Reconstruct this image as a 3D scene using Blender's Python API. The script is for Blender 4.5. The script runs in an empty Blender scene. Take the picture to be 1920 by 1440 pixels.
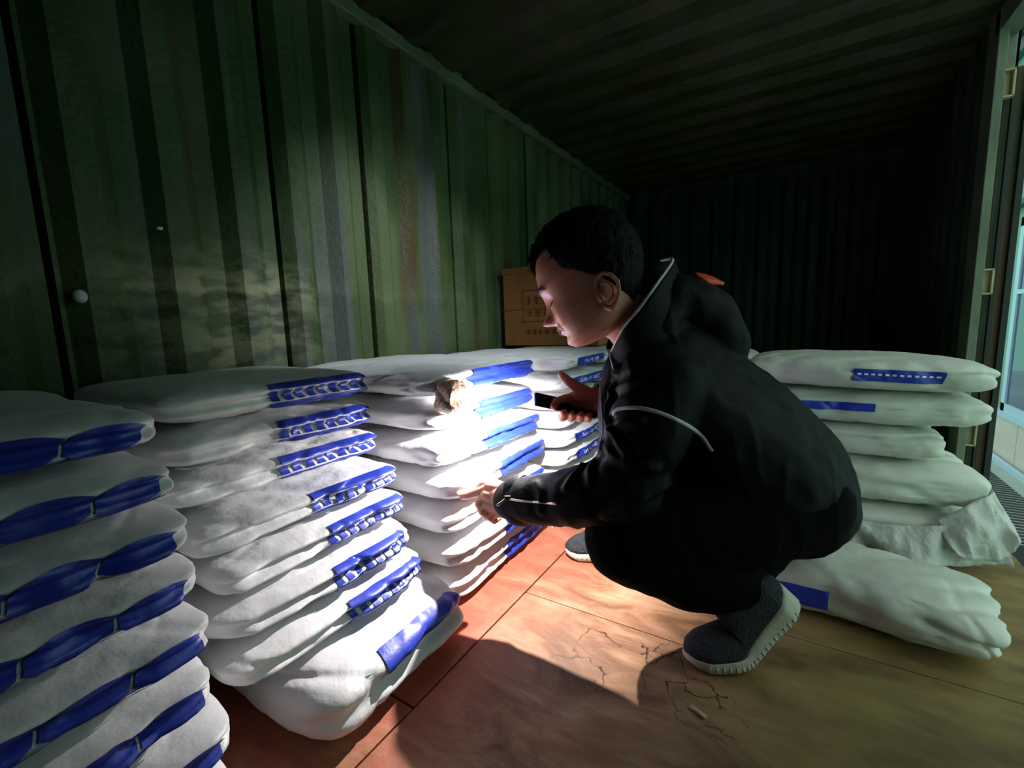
import bpy, bmesh, math, random
import numpy as np
from mathutils import Vector, Matrix, noise
from mathutils.bvhtree import BVHTree

sc = bpy.context.scene
COL = sc.collection
random.seed(4)

# ------------------------------------------------------------------ camera
F_PX = 839.18
RC = np.array([0.84708821, 0.53039088, -0.03357181])
UC = np.array([-0.04377152, 0.13258393, 0.99020481])
FC = np.array([-0.52964668, 0.83732133, -0.1355263])
EYE = np.array([0.0, 0.0, 0.70])
cd = bpy.data.cameras.new('camera')
cam = bpy.data.objects.new('camera', cd)
COL.objects.link(cam)
cd.sensor_width = 36.0
cd.lens = 36.0 * F_PX / 1920
cd.clip_start = 0.02
cam.matrix_world = Matrix([[RC[0], UC[0], -FC[0], EYE[0]], [RC[1], UC[1], -FC[1], EYE[1]],
                           [RC[2], UC[2], -FC[2], EYE[2]], [0, 0, 0, 1]])
sc.camera = cam


def at(u, v, d):
    """a point seen along pixel (u, v), d metres deep"""
    return EYE + (FC * F_PX + RC * (u - 960) - UC * (v - 720)) * (d / F_PX)


def ray(u, v):
    q = FC * F_PX + RC * (u - 960) - UC * (v - 720)
    return q / np.linalg.norm(q)


# ------------------------------------------------------------------ sky, lamps, exposure
w = bpy.data.worlds.new('sky')
sc.world = w
w.use_nodes = True
wn = w.node_tree
bg = wn.nodes['Background']
tc = wn.nodes.new('ShaderNodeTexCoord')
sp = wn.nodes.new('ShaderNodeSeparateXYZ')
cr = wn.nodes.new('ShaderNodeValToRGB')
wn.links.new(tc.outputs['Generated'], sp.inputs[0])
wn.links.new(sp.outputs['Z'], cr.inputs[0])
cr.color_ramp.elements[0].color = (0.26, 0.60, 0.42, 1)
cr.color_ramp.elements[0].position = 0.0
cr.color_ramp.elements[1].color = (0.60, 0.78, 0.72, 1)
cr.color_ramp.elements[1].position = 0.35
wn.links.new(cr.outputs[0], bg.inputs[0])
bg.inputs[1].default_value = 1.75
sc.view_settings.view_transform = 'Standard'
sc.view_settings.look = 'None'
sc.view_settings.gamma = 1.0
sc.view_settings.exposure = 0.0
sc.view_settings.use_curve_mapping = False

LED = at(1018, 737, 1.05)
LED_POWER = 38.0
ld = bpy.data.lights.new('phone_torch', 'SPOT')
ld.energy = LED_POWER
ld.color = (1.0, 0.93, 0.90)
ld.spot_size = math.radians(168)
ld.spot_blend = 0.55
ld.shadow_soft_size = 0.004
led = bpy.data.objects.new('phone_torch', ld)
COL.objects.link(led)
led.location = LED
_dir = Vector((-0.60, 0.0, -0.80))
led.rotation_euler = _dir.to_track_quat('-Z', 'Y').to_euler()

# added unseen fill spot above the man, brightening the left wall and stacks
l2 = bpy.data.lights.new('added_fill_spot', 'SPOT')
l2.energy = 50.0
l2.color = (0.88, 0.97, 1.0)
l2.spot_size = math.radians(64)
l2.spot_blend = 1.0
l2.shadow_soft_size = 0.03
fill_lamp = bpy.data.objects.new('added_fill_spot', l2)
COL.objects.link(fill_lamp)
fill_lamp.location = (-0.16, 1.02, 1.54)
fill_lamp.rotation_euler = (Vector((-1.22, 1.22, 0.66)) - fill_lamp.location).to_track_quat('-Z', 'Y').to_euler()


# ------------------------------------------------------------------ helpers
def sv(i):
    return [float(x) for x in i]


BASE = {}


def link(name, me, mat=None, parent=None, base=None):
    """mesh given in world coordinates -> object whose origin is base"""
    if base is None:
        base = BASE[parent.as_pointer()] if parent is not None else (0, 0, 0)
    b = Vector(base)
    o = bpy.data.objects.new(name, me)
    me.transform(Matrix.Translation(-b))
    COL.objects.link(o)
    if parent is not None:
        o.parent = parent
        pb = Vector(BASE[parent.as_pointer()])
        o.location = b - pb
    else:
        o.location = b
    BASE[o.as_pointer()] = tuple(b)
    if mat is not None:
        me.materials.clear()
        me.materials.append(mat)
    return o


def mesh(name, verts, faces, smooth=True):
    me = bpy.data.meshes.new(name)
    me.from_pydata([sv(v) for v in verts], [], faces)
    me.update()
    if smooth:
        me.polygons.foreach_set('use_smooth', [True] * len(me.polygons))
    return me


def tag(o, label=None, cat=None, group=None, kind=None):
    if label: o['label'] = label
    if cat: o['category'] = cat
    if group: o['group'] = group
    if kind: o['kind'] = kind
    return o


def empty(name, loc):
    o = bpy.data.objects.new(name, None)
    o.empty_display_size = 0.1
    COL.objects.link(o)
    o.location = loc
    BASE[o.as_pointer()] = tuple(loc)
    return o


class MB:
    """collects boxes and tubes of ONE object"""
    def __init__(s):
        s.v = []; s.f = []

    def add(s, v, f):
        n = len(s.v)
        s.v += [tuple(sv(p)) for p in v]
        s.f += [tuple(i + n for i in q) for q in f]
        return s

    def box(s, a, b):
        x0, y0, z0 = a; x1, y1, z1 = b
        return s.add([(x0, y0, z0), (x1, y0, z0), (x1, y1, z0), (x0, y1, z0),
                      (x0, y0, z1), (x1, y0, z1), (x1, y1, z1), (x0, y1, z1)],
                     [(0, 3, 2, 1), (4, 5, 6, 7), (0, 1, 5, 4), (1, 2, 6, 5), (2, 3, 7, 6), (3, 0, 4, 7)])

    def obox(s, c, ax, ay, az):
        c = np.array(c); ax = np.array(ax); ay = np.array(ay); az = np.array(az)
        v = [c + i * ax + j * ay + k * az for k in (-1, 1) for i, j in ((-1, -1), (1, -1), (1, 1), (-1, 1))]
        return s.add(v, [(0, 3, 2, 1), (4, 5, 6, 7), (0, 1, 5, 4), (1, 2, 6, 5), (2, 3, 7, 6), (3, 0, 4, 7)])

    def cap(s, p, q, rp, rq, n=20, m=10):
        """tapered capsule"""
        p = np.array(p, float); q = np.array(q, float)
        L = np.linalg.norm(q - p)
        z = (q - p) / L if L > 1e-6 else np.array([0, 0, 1.0])
        t = np.array([1.0, 0, 0]) if abs(z[0]) < .8 else np.array([0, 1.0, 0])
        x = np.cross(z, t); x /= np.linalg.norm(x); y = np.cross(z, x)
        rings = []
        sa = (rp - rq) / L if L > abs(rp - rq) + 1e-6 else 0.0
        a0 = math.asin(max(-.99, min(.99, sa)))
        for i in range(m + 1):
            a = -math.pi / 2 + (math.pi / 2 + a0) * i / m
            rings.append((p + z * rp * math.sin(a), rp * math.cos(a)))
        for i in range(m + 1):
            a = a0 + (math.pi / 2 - a0) * i / m
            rings.append((q + z * rq * math.sin(a), rq * math.cos(a)))
        V = []; Fs = []
        for c, r in rings:
            for k in range(n):
                a = 2 * math.pi * k / n
                V.append(c + max(r, 1e-5) * (x * math.cos(a) + y * math.sin(a)))
        R = len(rings)
        for i in range(R - 1):
            for k in range(n):
                k2 = (k + 1) % n
                Fs.append((i * n + k, i * n + k2, (i + 1) * n + k2, (i + 1) * n + k))
        Fs.append(tuple(range(n))[::-1]); Fs.append(tuple((R - 1) * n + k for k in range(n)))
        return s.add(V, Fs)

    def chain(s, pts):
        """pts: list of (point, radius)"""
        for (p, r), (q, t) in zip(pts[:-1], pts[1:]):
            s.cap(p, q, r, t)
        return s

    def ell(s, c, ax, ay, az, n=28, m=18):
        c = np.array(c); V = []; Fs = []
        ax = np.array(ax); ay = np.array(ay); az = np.array(az)
        for i in range(m + 1):
            a = -math.pi / 2 + math.pi * i / m
            rr = max(math.cos(a), 1e-4)
            for k in range(n):
                b = 2 * math.pi * k / n
                V.append(c + az * math.sin(a) + rr * (ax * math.cos(b) + ay * math.sin(b)))
        for i in range(m):
            for k in range(n):
                k2 = (k + 1) % n
                Fs.append((i * n + k, i * n + k2, (i + 1) * n + k2, (i + 1) * n + k))
        Fs.append(tuple(range(n))[::-1]); Fs.append(tuple(m * n + k for k in range(n)))
        return s.add(V, Fs)

    def loft(s, rings, closed=True, caps=True):
        n = len(rings[0]); V = [p for r in rings for p in r]; Fs = []
        for i in range(len(rings) - 1):
            for k in range(n if closed else n - 1):
                k2 = (k + 1) % n
                Fs.append((i * n + k, i * n + k2, (i + 1) * n + k2, (i + 1) * n + k))
        if caps and closed:
            Fs.append(tuple(range(n))[::-1]); Fs.append(tuple((len(rings) - 1) * n + k for k in range(n)))
        return s.add(V, Fs)

    def tube(s, pts, r, n=8):
        pts = [np.array(p, float) for p in pts]
        rings = []
        up = np.array([0.13, 0.21, 0.97])
        for i, p in enumerate(pts):
            t = pts[min(i + 1, len(pts) - 1)] - pts[max(i - 1, 0)]
            t = t / (np.linalg.norm(t) + 1e-9)
            x = np.cross(t, up)
            if np.linalg.norm(x) < 1e-3: x = np.array([1.0, 0, 0])
            x /= np.linalg.norm(x); y = np.cross(t, x)
            rr = r[i] if hasattr(r, '__len__') else r
            rings.append([p + rr * (x * math.cos(2 * math.pi * k / n) + y * math.sin(2 * math.pi * k / n)) for k in range(n)])
        return s.loft(rings)

    def mesh(s, smooth=True):
        return mesh('m', s.v, s.f, smooth)

    def build(s, name, mat, parent=None, base=None, smooth=True, bevel=0):
        o = link(name, s.mesh(smooth), mat, parent, base)
        if bevel:
            m = o.modifiers.new('bevel', 'BEVEL'); m.width = bevel; m.segments = 2
            m.limit_method = 'ANGLE'
        return o


def remesh(me, voxel, smooth=6, fac=0.5):
    o = bpy.data.objects.new('tmp', me)
    COL.objects.link(o)
    m = o.modifiers.new('r', 'REMESH'); m.mode = 'VOXEL'; m.voxel_size = voxel; m.use_smooth_shade = True
    if smooth:
        k = o.modifiers.new('s', 'SMOOTH'); k.factor = fac; k.iterations = smooth
    dg = bpy.context.evaluated_depsgraph_get()
    out = bpy.data.meshes.new_from_object(o.evaluated_get(dg))
    bpy.data.objects.remove(o)
    out.polygons.foreach_set('use_smooth', [True] * len(out.polygons))
    return out


def interp(x, xs, ys):
    return float(np.interp(x, xs, ys))


def resample(pts, n):
    pts = np.array(pts, float)
    # Catmull-Rom through the points
    P = np.vstack([2 * pts[0] - pts[1], pts, 2 * pts[-1] - pts[-2]])
    out = []
    m = len(pts) - 1
    for i in range(n):
        t = i / (n - 1) * m
        k = min(int(t), m - 1); f = t - k
        a, b, c, d = P[k], P[k + 1], P[k + 2], P[k + 3]
        out.append(0.5 * ((2 * b) + (-a + c) * f + (2 * a - 5 * b + 4 * c - d) * f * f + (-a + 3 * b - 3 * c + d) * f ** 3))
    return np.array(out)


# ------------------------------------------------------------------ materials
def mat(name, col, rough=0.6, metal=0.0, spec=0.5, bump=0.0, bscale=30.0, var=0.0, vscale=6.0, col2=None,
        sheen=0.0, emit=None, estr=0.0, stretch=(1, 1, 1), trans=0.0, alpha=1.0, sss=0.0, coat=0.0, detail=6.0):
    m = bpy.data.materials.new(name)
    m.use_nodes = True
    nt = m.node_tree; b = nt.nodes['Principled BSDF']
    b.inputs['Base Color'].default_value = (*col, 1)
    b.inputs['Roughness'].default_value = rough
    b.inputs['Metallic'].default_value = metal
    b.inputs['Specular IOR Level'].default_value = spec
    b.inputs['Sheen Weight'].default_value = sheen
    b.inputs['Transmission Weight'].default_value = trans
    b.inputs['Alpha'].default_value = alpha
    b.inputs['Coat Weight'].default_value = coat
    if sss:
        b.inputs['Subsurface Weight'].default_value = sss
        b.inputs['Subsurface Radius'].default_value = (0.012, 0.004, 0.002)
        b.inputs['Subsurface Scale'].default_value = 1.0
    if emit:
        b.inputs['Emission Color'].default_value = (*emit, 1)
        b.inputs['Emission Strength'].default_value = estr
    t = nt.nodes.new('ShaderNodeTexCoord')
    mp = nt.nodes.new('ShaderNodeMapping')
    mp.inputs['Scale'].default_value = stretch
    nt.links.new(t.outputs['Object'], mp.inputs[0])
    if var or col2:
        n = nt.nodes.new('ShaderNodeTexNoise')
        n.inputs['Scale'].default_value = vscale
        n.inputs['Detail'].default_value = detail
        nt.links.new(mp.outputs[0], n.inputs['Vector'])
        r = nt.nodes.new('ShaderNodeValToRGB')
        c2 = col2 or tuple(c * (1 - var) for c in col)
        r.color_ramp.elements[0].color = (*c2, 1); r.color_ramp.elements[0].position = 0.36
        r.color_ramp.elements[1].color = (*col, 1); r.color_ramp.elements[1].position = 0.62
        nt.links.new(n.outputs['Fac'], r.inputs[0])
        nt.links.new(r.outputs[0], b.inputs['Base Color'])
    if bump:
        n2 = nt.nodes.new('ShaderNodeTexNoise')
        n2.inputs['Scale'].default_value = bscale
        n2.inputs['Detail'].default_value = 5
        nt.links.new(mp.outputs[0], n2.inputs['Vector'])
        bp = nt.nodes.new('ShaderNodeBump')
        bp.inputs['Strength'].default_value = bump
        bp.inputs['Distance'].default_value = 0.01
        nt.links.new(n2.outputs['Fac'], bp.inputs['Height'])
        nt.links.new(bp.outputs[0], b.inputs['Normal'])
    return m


def wall_mat(name, g=1.0, tint=(1, 1, 1)):
    """old green painted steel with rusty and pale worn patches"""
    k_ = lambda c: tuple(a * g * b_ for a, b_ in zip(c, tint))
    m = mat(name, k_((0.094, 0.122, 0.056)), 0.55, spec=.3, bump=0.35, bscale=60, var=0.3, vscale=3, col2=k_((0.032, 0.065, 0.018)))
    nt = m.node_tree; b = nt.nodes['Principled BSDF']
    t = nt.nodes.new('ShaderNodeTexCoord')
    src = b.inputs['Base Color'].links[0].from_socket

    def layer(src, col, scale, stretch, lo, hi, gate=None):
        mp = nt.nodes.new('ShaderNodeMapping'); mp.inputs['Scale'].default_value = stretch
        nt.links.new(t.outputs['Object'], mp.inputs[0])
        n = nt.nodes.new('ShaderNodeTexNoise'); n.inputs['Scale'].default_value = scale
        n.inputs['Detail'].default_value = 8
        nt.links.new(mp.outputs[0], n.inputs['Vector'])
        r = nt.nodes.new('ShaderNodeMapRange')
        r.inputs['From Min'].default_value = lo; r.inputs['From Max'].default_value = hi
        nt.links.new(n.outputs['Fac'], r.inputs[0])
        fac = r.outputs[0]
        if gate:
            s_ = nt.nodes.new('ShaderNodeSeparateXYZ'); nt.links.new(t.outputs['Object'], s_.inputs[0])
            for ax, (a0, a1, a2, a3) in gate.items():
                g1 = nt.nodes.new('ShaderNodeMapRange'); g1.inputs['From Min'].default_value = a0; g1.inputs['From Max'].default_value = a1
                g2 = nt.nodes.new('ShaderNodeMapRange'); g2.inputs['From Min'].default_value = a3; g2.inputs['From Max'].default_value = a2
                nt.links.new(s_.outputs[ax], g1.inputs[0]); nt.links.new(s_.outputs[ax], g2.inputs[0])
                for g in (g1, g2):
                    mu = nt.nodes.new('ShaderNodeMath'); mu.operation = 'MULTIPLY'
                    nt.links.new(fac, mu.inputs[0]); nt.links.new(g.outputs[0], mu.inputs[1]); fac = mu.outputs[0]
        mx = nt.nodes.new('ShaderNodeMix'); mx.data_type = 'RGBA'
        nt.links.new(fac, mx.inputs['Factor'])
        nt.links.new(src, mx.inputs[6]); mx.inputs[7].default_value = (*col, 1)
        return mx.outputs[2]
    src = layer(src, k_((0.085, 0.045, 0.018)), 2.5, (1, 3, 0.35), 0.56, 0.74)
    src = layer(src, k_((0.09, 0.10, 0.09)), 5, (1, 2, 0.12), 0.55, 0.62)
    src = layer(src, (0.25, 0.26, 0.15), 11, (1, 1, 2.6), 0.42, 0.58, {'Y': (0.28, 0.50, 0.74, 0.95), 'Z': (0.55, 0.68, 0.82, 0.95)})
    nt.links.new(src, b.inputs['Base Color'])
    return m


def floor_mat():
    m = bpy.data.materials.new('worn_plywood')
    m.use_nodes = True
    nt = m.node_tree; b = nt.nodes['Principled BSDF']
    b.inputs['Roughness'].default_value = 0.62
    N = nt.nodes.new; Lk = nt.links.new
    t = N('ShaderNodeTexCoord')

    def noise_(scale, stretch=(1, 1, 1), detail=8, rough=0.6, dist=0.0):
        mp = N('ShaderNodeMapping'); mp.inputs['Scale'].default_value = stretch
        Lk(t.outputs['Object'], mp.inputs[0])
        n = N('ShaderNodeTexNoise'); n.inputs['Scale'].default_value = scale; n.inputs['Detail'].default_value = detail
        n.inputs['Roughness'].default_value = rough; n.inputs['Distortion'].default_value = dist
        Lk(mp.outputs[0], n.inputs['Vector'])
        return n.outputs['Fac']

    def ramp(fac, stops):
        r = N('ShaderNodeValToRGB'); Lk(fac, r.inputs[0])
        e = r.color_ramp.elements
        e[0].position, e[0].color = stops[0][0], (*stops[0][1], 1)
        e[1].position, e[1].color = stops[-1][0], (*stops[-1][1], 1)
        for p, c in stops[1:-1]:
            k = e.new(p); k.color = (*c, 1)
        return r.outputs[0]

    def mr(fac, a, c, x=0.0, y=1.0):
        r = N('ShaderNodeMapRange'); r.inputs['From Min'].default_value = a; r.inputs['From Max'].default_value = c
        r.inputs['To Min'].default_value = x; r.inputs['To Max'].default_value = y
        Lk(fac, r.inputs[0]); return r.outputs[0]

    def mix(f, a, bcol):
        mx = N('ShaderNodeMix'); mx.data_type = 'RGBA'
        Lk(f, mx.inputs['Factor'])
        for s_, q in ((6, a), (7, bcol)):
            if isinstance(q, tuple): mx.inputs[s_].default_value = (*q, 1)
            else: Lk(q, mx.inputs[s_])
        return mx.outputs[2]
    base = ramp(noise_(6, (0.7, 1.5, 1), 10, 0.66, 1.1), [(0.34, (0.12, 0.048, 0.022)), (0.45, (0.27, 0.125, 0.062)), (0.53, (0.42, 0.215, 0.115)), (0.66, (0.56, 0.33, 0.20))])
    grain = mr(noise_(26, (0.25, 3, 1), 5), 0.35, 0.65, 0.0, 0.35)
    c = mix(grain, base, (0.22, 0.10, 0.05))
    c = mix(mr(noise_(3.1, (1, 1, 1), 6, 0.55), 0.52, 0.62, 0, 0.55), c, (0.13, 0.065, 0.03))
    s_ = N('ShaderNodeSeparateXYZ'); Lk(t.outputs['Object'], s_.inputs[0])
    # red paint left of and beside the seam
    gx = mr(s_.outputs['X'], -0.40, -0.60, 0, 1)
    pn = mr(noise_(4, (1, 0.7, 1), 8, 0.65), 0.32, 0.62, 0.0, 1.0)
    mu = N('ShaderNodeMath'); mu.operation = 'MULTIPLY'; Lk(gx, mu.inputs[0]); Lk(pn, mu.inputs[1])
    c = mix(mu.outputs[0], c, (0.47, 0.105, 0.065))
    # olive cast of the daylight painted in towards the door side
    gx2 = mr(s_.outputs['X'], -0.30, 0.15, 0, 0.85)
    c = mix(gx2, c, mix(mr(noise_(6, (0.6, 1.4, 1), 7), 0.4, 0.62), (0.12, 0.075, 0.018), (0.30, 0.215, 0.06)))
    # cracks where the veneer has peeled
    vo = N('ShaderNodeTexVoronoi'); vo.feature = 'DISTANCE_TO_EDGE'; vo.inputs['Scale'].default_value = 13
    nz = N('ShaderNodeTexNoise'); nz.inputs['Scale'].default_value = 7; nz.inputs['Detail'].default_value = 5
    Lk(t.outputs['Object'], nz.inputs['Vector'])
    mv = N('ShaderNodeMix'); mv.data_type = 'VECTOR'; mv.inputs['Factor'].default_value = 0.22
    Lk(t.outputs['Object'], mv.inputs[4]); Lk(nz.outputs['Color'], mv.inputs[5])
    Lk(mv.outputs[1], vo.inputs['Vector'])
    line = mr(vo.outputs['Distance'], 0.008, 0.028, 1, 0)
    gate = mr(noise_(6.5, (1, 1, 1), 3), 0.44, 0.50)
    gy1 = mr(s_.outputs['Y'], 0.70, 0.78, 0, 1); gy2 = mr(s_.outputs['Y'], 0.93, 0.88, 0, 1)
    g3 = mr(s_.outputs['X'], -0.42, -0.34, 0, 1); g4 = mr(s_.outputs['X'], -0.02, -0.08, 0, 1)
    f = line
    for g in (gate, g3, g4, gy1, gy2):
        q = N('ShaderNodeMath'); q.operation = 'MULTIPLY'; Lk(f, q.inputs[0]); Lk(g, q.inputs[1]); f = q.outputs[0]
    c = mix(f, c, (0.03, 0.016, 0.008))
    Lk(c, b.inputs['Base Color'])
    bp = N('ShaderNodeBump'); bp.inputs['Strength'].default_value = 0.5; bp.inputs['Distance'].default_value = 0.006
    hh = N('ShaderNodeMath'); hh.operation = 'SUBTRACT'
    Lk(noise_(16, (0.6, 1.6, 1), 9, 0.65), hh.inputs[0]); Lk(f, hh.inputs[1])
    Lk(hh.outputs[0], bp.inputs['Height'])
    Lk(bp.outputs[0], b.inputs['Normal'])
    return m


M = {}
M['wall'] = wall_mat('worn_green_paint')
M['floor'] = floor_mat()
M['wall_shaded'] = wall_mat('shaded_wall_paint', .35, (.8, 1, 1.3))  # wall paint darkened and blued, the shade put into its colour
M['ceiling'] = wall_mat('shaded_ceiling_paint', .45, (1.1, 1, .8))  # same paint darkened for the ceiling, overhead shade put into the colour
M['bag'] = mat('woven_plastic', (0.74, 0.745, 0.77), 0.42, bump=0.35, bscale=26, var=0.10, vscale=9, sheen=0.1)
M['bag_film'] = mat('milky_plastic', (0.72, 0.74, 0.70), 0.22, bump=0.8, bscale=38, trans=0.25, alpha=0.92)
M['bag_plain'] = mat('plain_sack', (0.66, 0.68, 0.60), 0.45, bump=0.4, bscale=22, var=0.12, vscale=7)
M['blue'] = mat('blue_print', (0.02, 0.045, 0.42), 0.4, bump=0.15, bscale=40)
M['white'] = mat('white_print', (0.85, 0.87, 0.9), 0.45)
M['pinkfilm'] = mat('brown_tape', (0.62, 0.42, 0.30), 0.15, spec=0.8, bump=0.9, bscale=90, coat=0.4)
M['rust'] = mat('rusty_steel', (0.16, 0.075, 0.04), 0.7, bump=0.4, bscale=50, col2=(0.05, 0.055, 0.025), vscale=4, stretch=(1, 1, .3))
M['frame'] = mat('grey_green_steel', (0.15, 0.19, 0.125), 0.5, bump=0.2, bscale=40, var=0.35, vscale=5)
M['cream'] = mat('cream_paint', (0.50, 0.43, 0.22), 0.5, var=0.3)
M['rubber'] = mat('black_rubber', (0.015, 0.02, 0.015), 0.7)
M['card'] = mat('brown_cardboard', (0.36, 0.145, 0.045), 0.75, var=0.2, vscale=8, bump=0.1)
M['cardprint'] = mat('red_print', (0.25, 0.05, 0.025), 0.7)
M['skin'] = mat('skin', (0.62, 0.27, 0.19), 0.42, spec=0.45, bump=0.12, bscale=160, sss=0.25, var=0.14, vscale=18)
M['hair'] = mat('black_hair', (0.003, 0.003, 0.004), 0.7, spec=0.12, bump=0.7, bscale=70, stretch=(1, 1, .25))
M['jacket'] = mat('black_jacket', (0.0018, 0.0026, 0.004), 0.65, spec=0.14, bump=0.12, bscale=140)
M['pants'] = mat('black_trousers', (0.0012, 0.0016, 0.0014), 0.9, spec=0.08, bump=0.2, bscale=120)
M['piping'] = mat('grey_piping', (0.62, 0.60, 0.56), 0.5)
M['orange'] = mat('orange_lining', (0.85, 0.07, 0.015), 0.55)
M['metal'] = mat('zip_metal', (0.62, 0.58, 0.5), 0.3, metal=1.0)
M['knit'] = mat('grey_knit', (0.030, 0.038, 0.048), 0.8, bump=0.8, bscale=260, var=0.4, vscale=90)
M['sole'] = mat('cream_sole', (0.62, 0.60, 0.50), 0.55, bump=0.2, bscale=60, var=0.15)
M['phone'] = mat('phone_glass', (0.012, 0.012, 0.014), 0.15, spec=0.6)
M['lens'] = mat('torch_lens', (1, 1, 1), 0.2, emit=(1, 0.95, 0.9), estr=60)
M['ground'] = mat('pale_concrete', (0.40, 0.45, 0.43), 0.8, var=0.25, vscale=1.5, bump=0.3, bscale=8)
M['tile'] = mat('beige_tile', (0.62, 0.56, 0.50), 0.35, var=0.05)
M['plaster'] = mat('teal_plaster', (0.17, 0.36, 0.31), 0.8, var=0.2, vscale=1)
M['alu'] = mat('pale_blue_frame', (0.40, 0.55, 0.72), 0.4)
M['glass'] = mat('blue_glass', (0.012, 0.06, 0.13), 0.06, spec=0.9)
M['roof'] = mat('dark_roof_sheet', (0.03, 0.07, 0.09), 0.6)
M['lash'] = mat('lash', (0.01, 0.008, 0.008), 0.7)
M['lip'] = mat('lip', (0.42, 0.16, 0.12), 0.6, spec=.2, sss=0.1)
M['grate'] = mat('dark_grate', (0.02, 0.03, 0.03), 0.6)
M['thread'] = mat('pale_thread', (0.7, 0.66, 0.6), 0.7)
M['wood'] = mat('splinter', (0.55, 0.38, 0.20), 0.7)

# ------------------------------------------------------------------ box body of the truck
XL, XR, ZC, ZH, YD, YN = -1.237, 0.553, 1.714, 1.637, 3.889, -0.75
PER, DEP = 0.158, 0.030


def corr(x0, x1, phase=0.0, per=PER, dep=DEP, grooves=()):
    """polyline (coordinate, depth) of a trapezoid corrugation; depth > 0 is away from the room"""
    pts = []
    k = math.floor((x0 - phase) / per) - 1
    while phase + k * per < x1 + per:
        o = phase + k * per
        pts += [(o, 0), (o + .30 * per, 0), (o + .50 * per, dep), (o + .80 * per, dep)]
        k += 1
    out = []
    xs = [p[0] for p in pts]; ds = [p[1] for p in pts]
    cuts = sorted(set([x0, x1] + [p for p in xs if x0 < p < x1] + [g + e for g in grooves for e in (-.007, -.0065, .0065, .007) if x0 < g + e < x1]))
    for c in cuts:
        d = float(np.interp(c, xs, ds))
        for g in grooves:
            if abs(c - g) <= .0066: d = dep + .035
        out.append((c, d))
    return out


def corr_wall(name, prof, place, lo, hi, m='wall'):
    """extrude a profile between lo and hi, with thickness"""
    V = []; Fs = []
    n = len(prof)
    for layer, off in ((0, 0.0), (1, 0.055)):
        for h in (lo, hi):
            for c, d in prof:
                V.append(place(c, (d if layer == 0 else off + DEP), h))
    def idx(layer, hi_, i): return (layer * 2 + hi_) * n + i
    for i in range(n - 1):
        Fs.append((idx(0, 0, i), idx(0, 0, i + 1), idx(0, 1, i + 1), idx(0, 1, i)))
        Fs.append((idx(1, 0, i), idx(1, 1, i), idx(1, 1, i + 1), idx(1, 0, i + 1)))
        for h in (0, 1):
            Fs.append((idx(0, h, i), idx(1, h, i), idx(1, h, i + 1), idx(0, h, i + 1)))
    me = mesh(name, V, Fs, smooth=False)
    bm = bmesh.new(); bm.from_mesh(me); bmesh.ops.recalc_face_normals(bm, faces=bm.faces); bm.to_mesh(me); bm.free()
    return tag(link(name, me, M[m]), kind='structure')


GRO = [.288, .773, 1.096, 1.56, 1.846, 2.20, 2.6, 3.05]
corr_wall('wall_left', corr(YN, YD, phase=.335, grooves=GRO), lambda c, d, h: (XL - d, c, h), -.1, ZC + .12)
corr_wall('wall_back', corr(XL - .08, XR + .05, phase=-1.2, grooves=[-.99, -.42, .15]), lambda c, d, h: (c, YD + d, h), -.1, ZC + .12, 'wall_shaded')
corr_wall('wall_right', corr(2.46, YD, phase=.335), lambda c, d, h: (XR + d, c, h), -.1, ZC + .12, 'wall_shaded')
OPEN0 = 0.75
corr_wall('wall_right_near', corr(YN, OPEN0 - .12, phase=.335), lambda c, d, h: (XR + d, c, h), -.1, ZC + .12, 'wall_shaded')
corr_wall('wall_front', corr(XL - .08, XR + .05, phase=-1.2), lambda c, d, h: (c, YN - d, h), -.1, ZC + .12, 'wall_shaded')
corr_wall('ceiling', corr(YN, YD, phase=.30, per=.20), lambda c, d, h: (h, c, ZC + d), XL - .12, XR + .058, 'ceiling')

# floor panels: one slab with open joints
fl = MB()
SEAM = -0.568
fl.box((XL - .05, YN - .05, -.12), (XR + .02, YD + .05, -.030))
for x0, x1, ys in ((XL, SEAM - .002, (YN, .518, 1.9, YD)), (SEAM + .002, XR, (2.35, YD))):
    for a, b in zip(ys[:-1], ys[1:]):
        fl.box((x0, a + .0022, -.0299), (x1, b - .0022, 0))


def prism(mb, poly, z0, z1):
    n = len(poly)
    mb.add([(x, y, z0) for x, y in poly] + [(x, y, z1) for x, y in poly],
           [tuple(range(n))[::-1], tuple(range(n, 2 * n))] + [(i, (i + 1) % n, (i + 1) % n + n, i + n) for i in range(n)])


a_, g_ = SEAM + .002, .0022
prism(fl, [(a_, YN), (XR, YN), (XR, 1.072 - g_), (-.09, 1.072 - g_), (-.09, .930 - g_), (a_, .930 - g_)], -.0299, 0)
prism(fl, [(a_, .930), (-.09 - g_, .930), (-.09 - g_, 1.072), (XR, 1.072), (XR, 2.35 - g_), (a_, 2.35 - g_)], -.0299, 0)
o = fl.build('floor', M['floor'], smooth=False, bevel=.0015); tag(o, kind='structure')
o = MB().box((XR + .001, .6, -.16), (XR + .045, 2.46, -.004)).build('trim_1', M['rubber'], smooth=False); tag(o, kind='structure')
# door frame: far post, near post, header
o = MB().box((XR, 2.325, -.02), (XR + .022, 2.46, ZC)).box((XR + .022, 2.39, -.02), (XR + .06, 2.46, ZC)).box((XR - .004, 2.3248, -.02), (XR + .004, 2.332, ZC)).build('trim_2', M['frame'], smooth=False, bevel=.002); tag(o, kind='structure')
o = MB().box((XR, OPEN0 - .12, -.02), (XR + .06, OPEN0, ZC)).build('trim_3', M['frame'], smooth=False, bevel=.002); tag(o, kind='structure')
o = MB().box((XR, OPEN0, ZH), (XR + .06, 2.39, ZC + .03)).build('trim_4', M['frame'], smooth=False, bevel=.002); tag(o, kind='structure')
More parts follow.
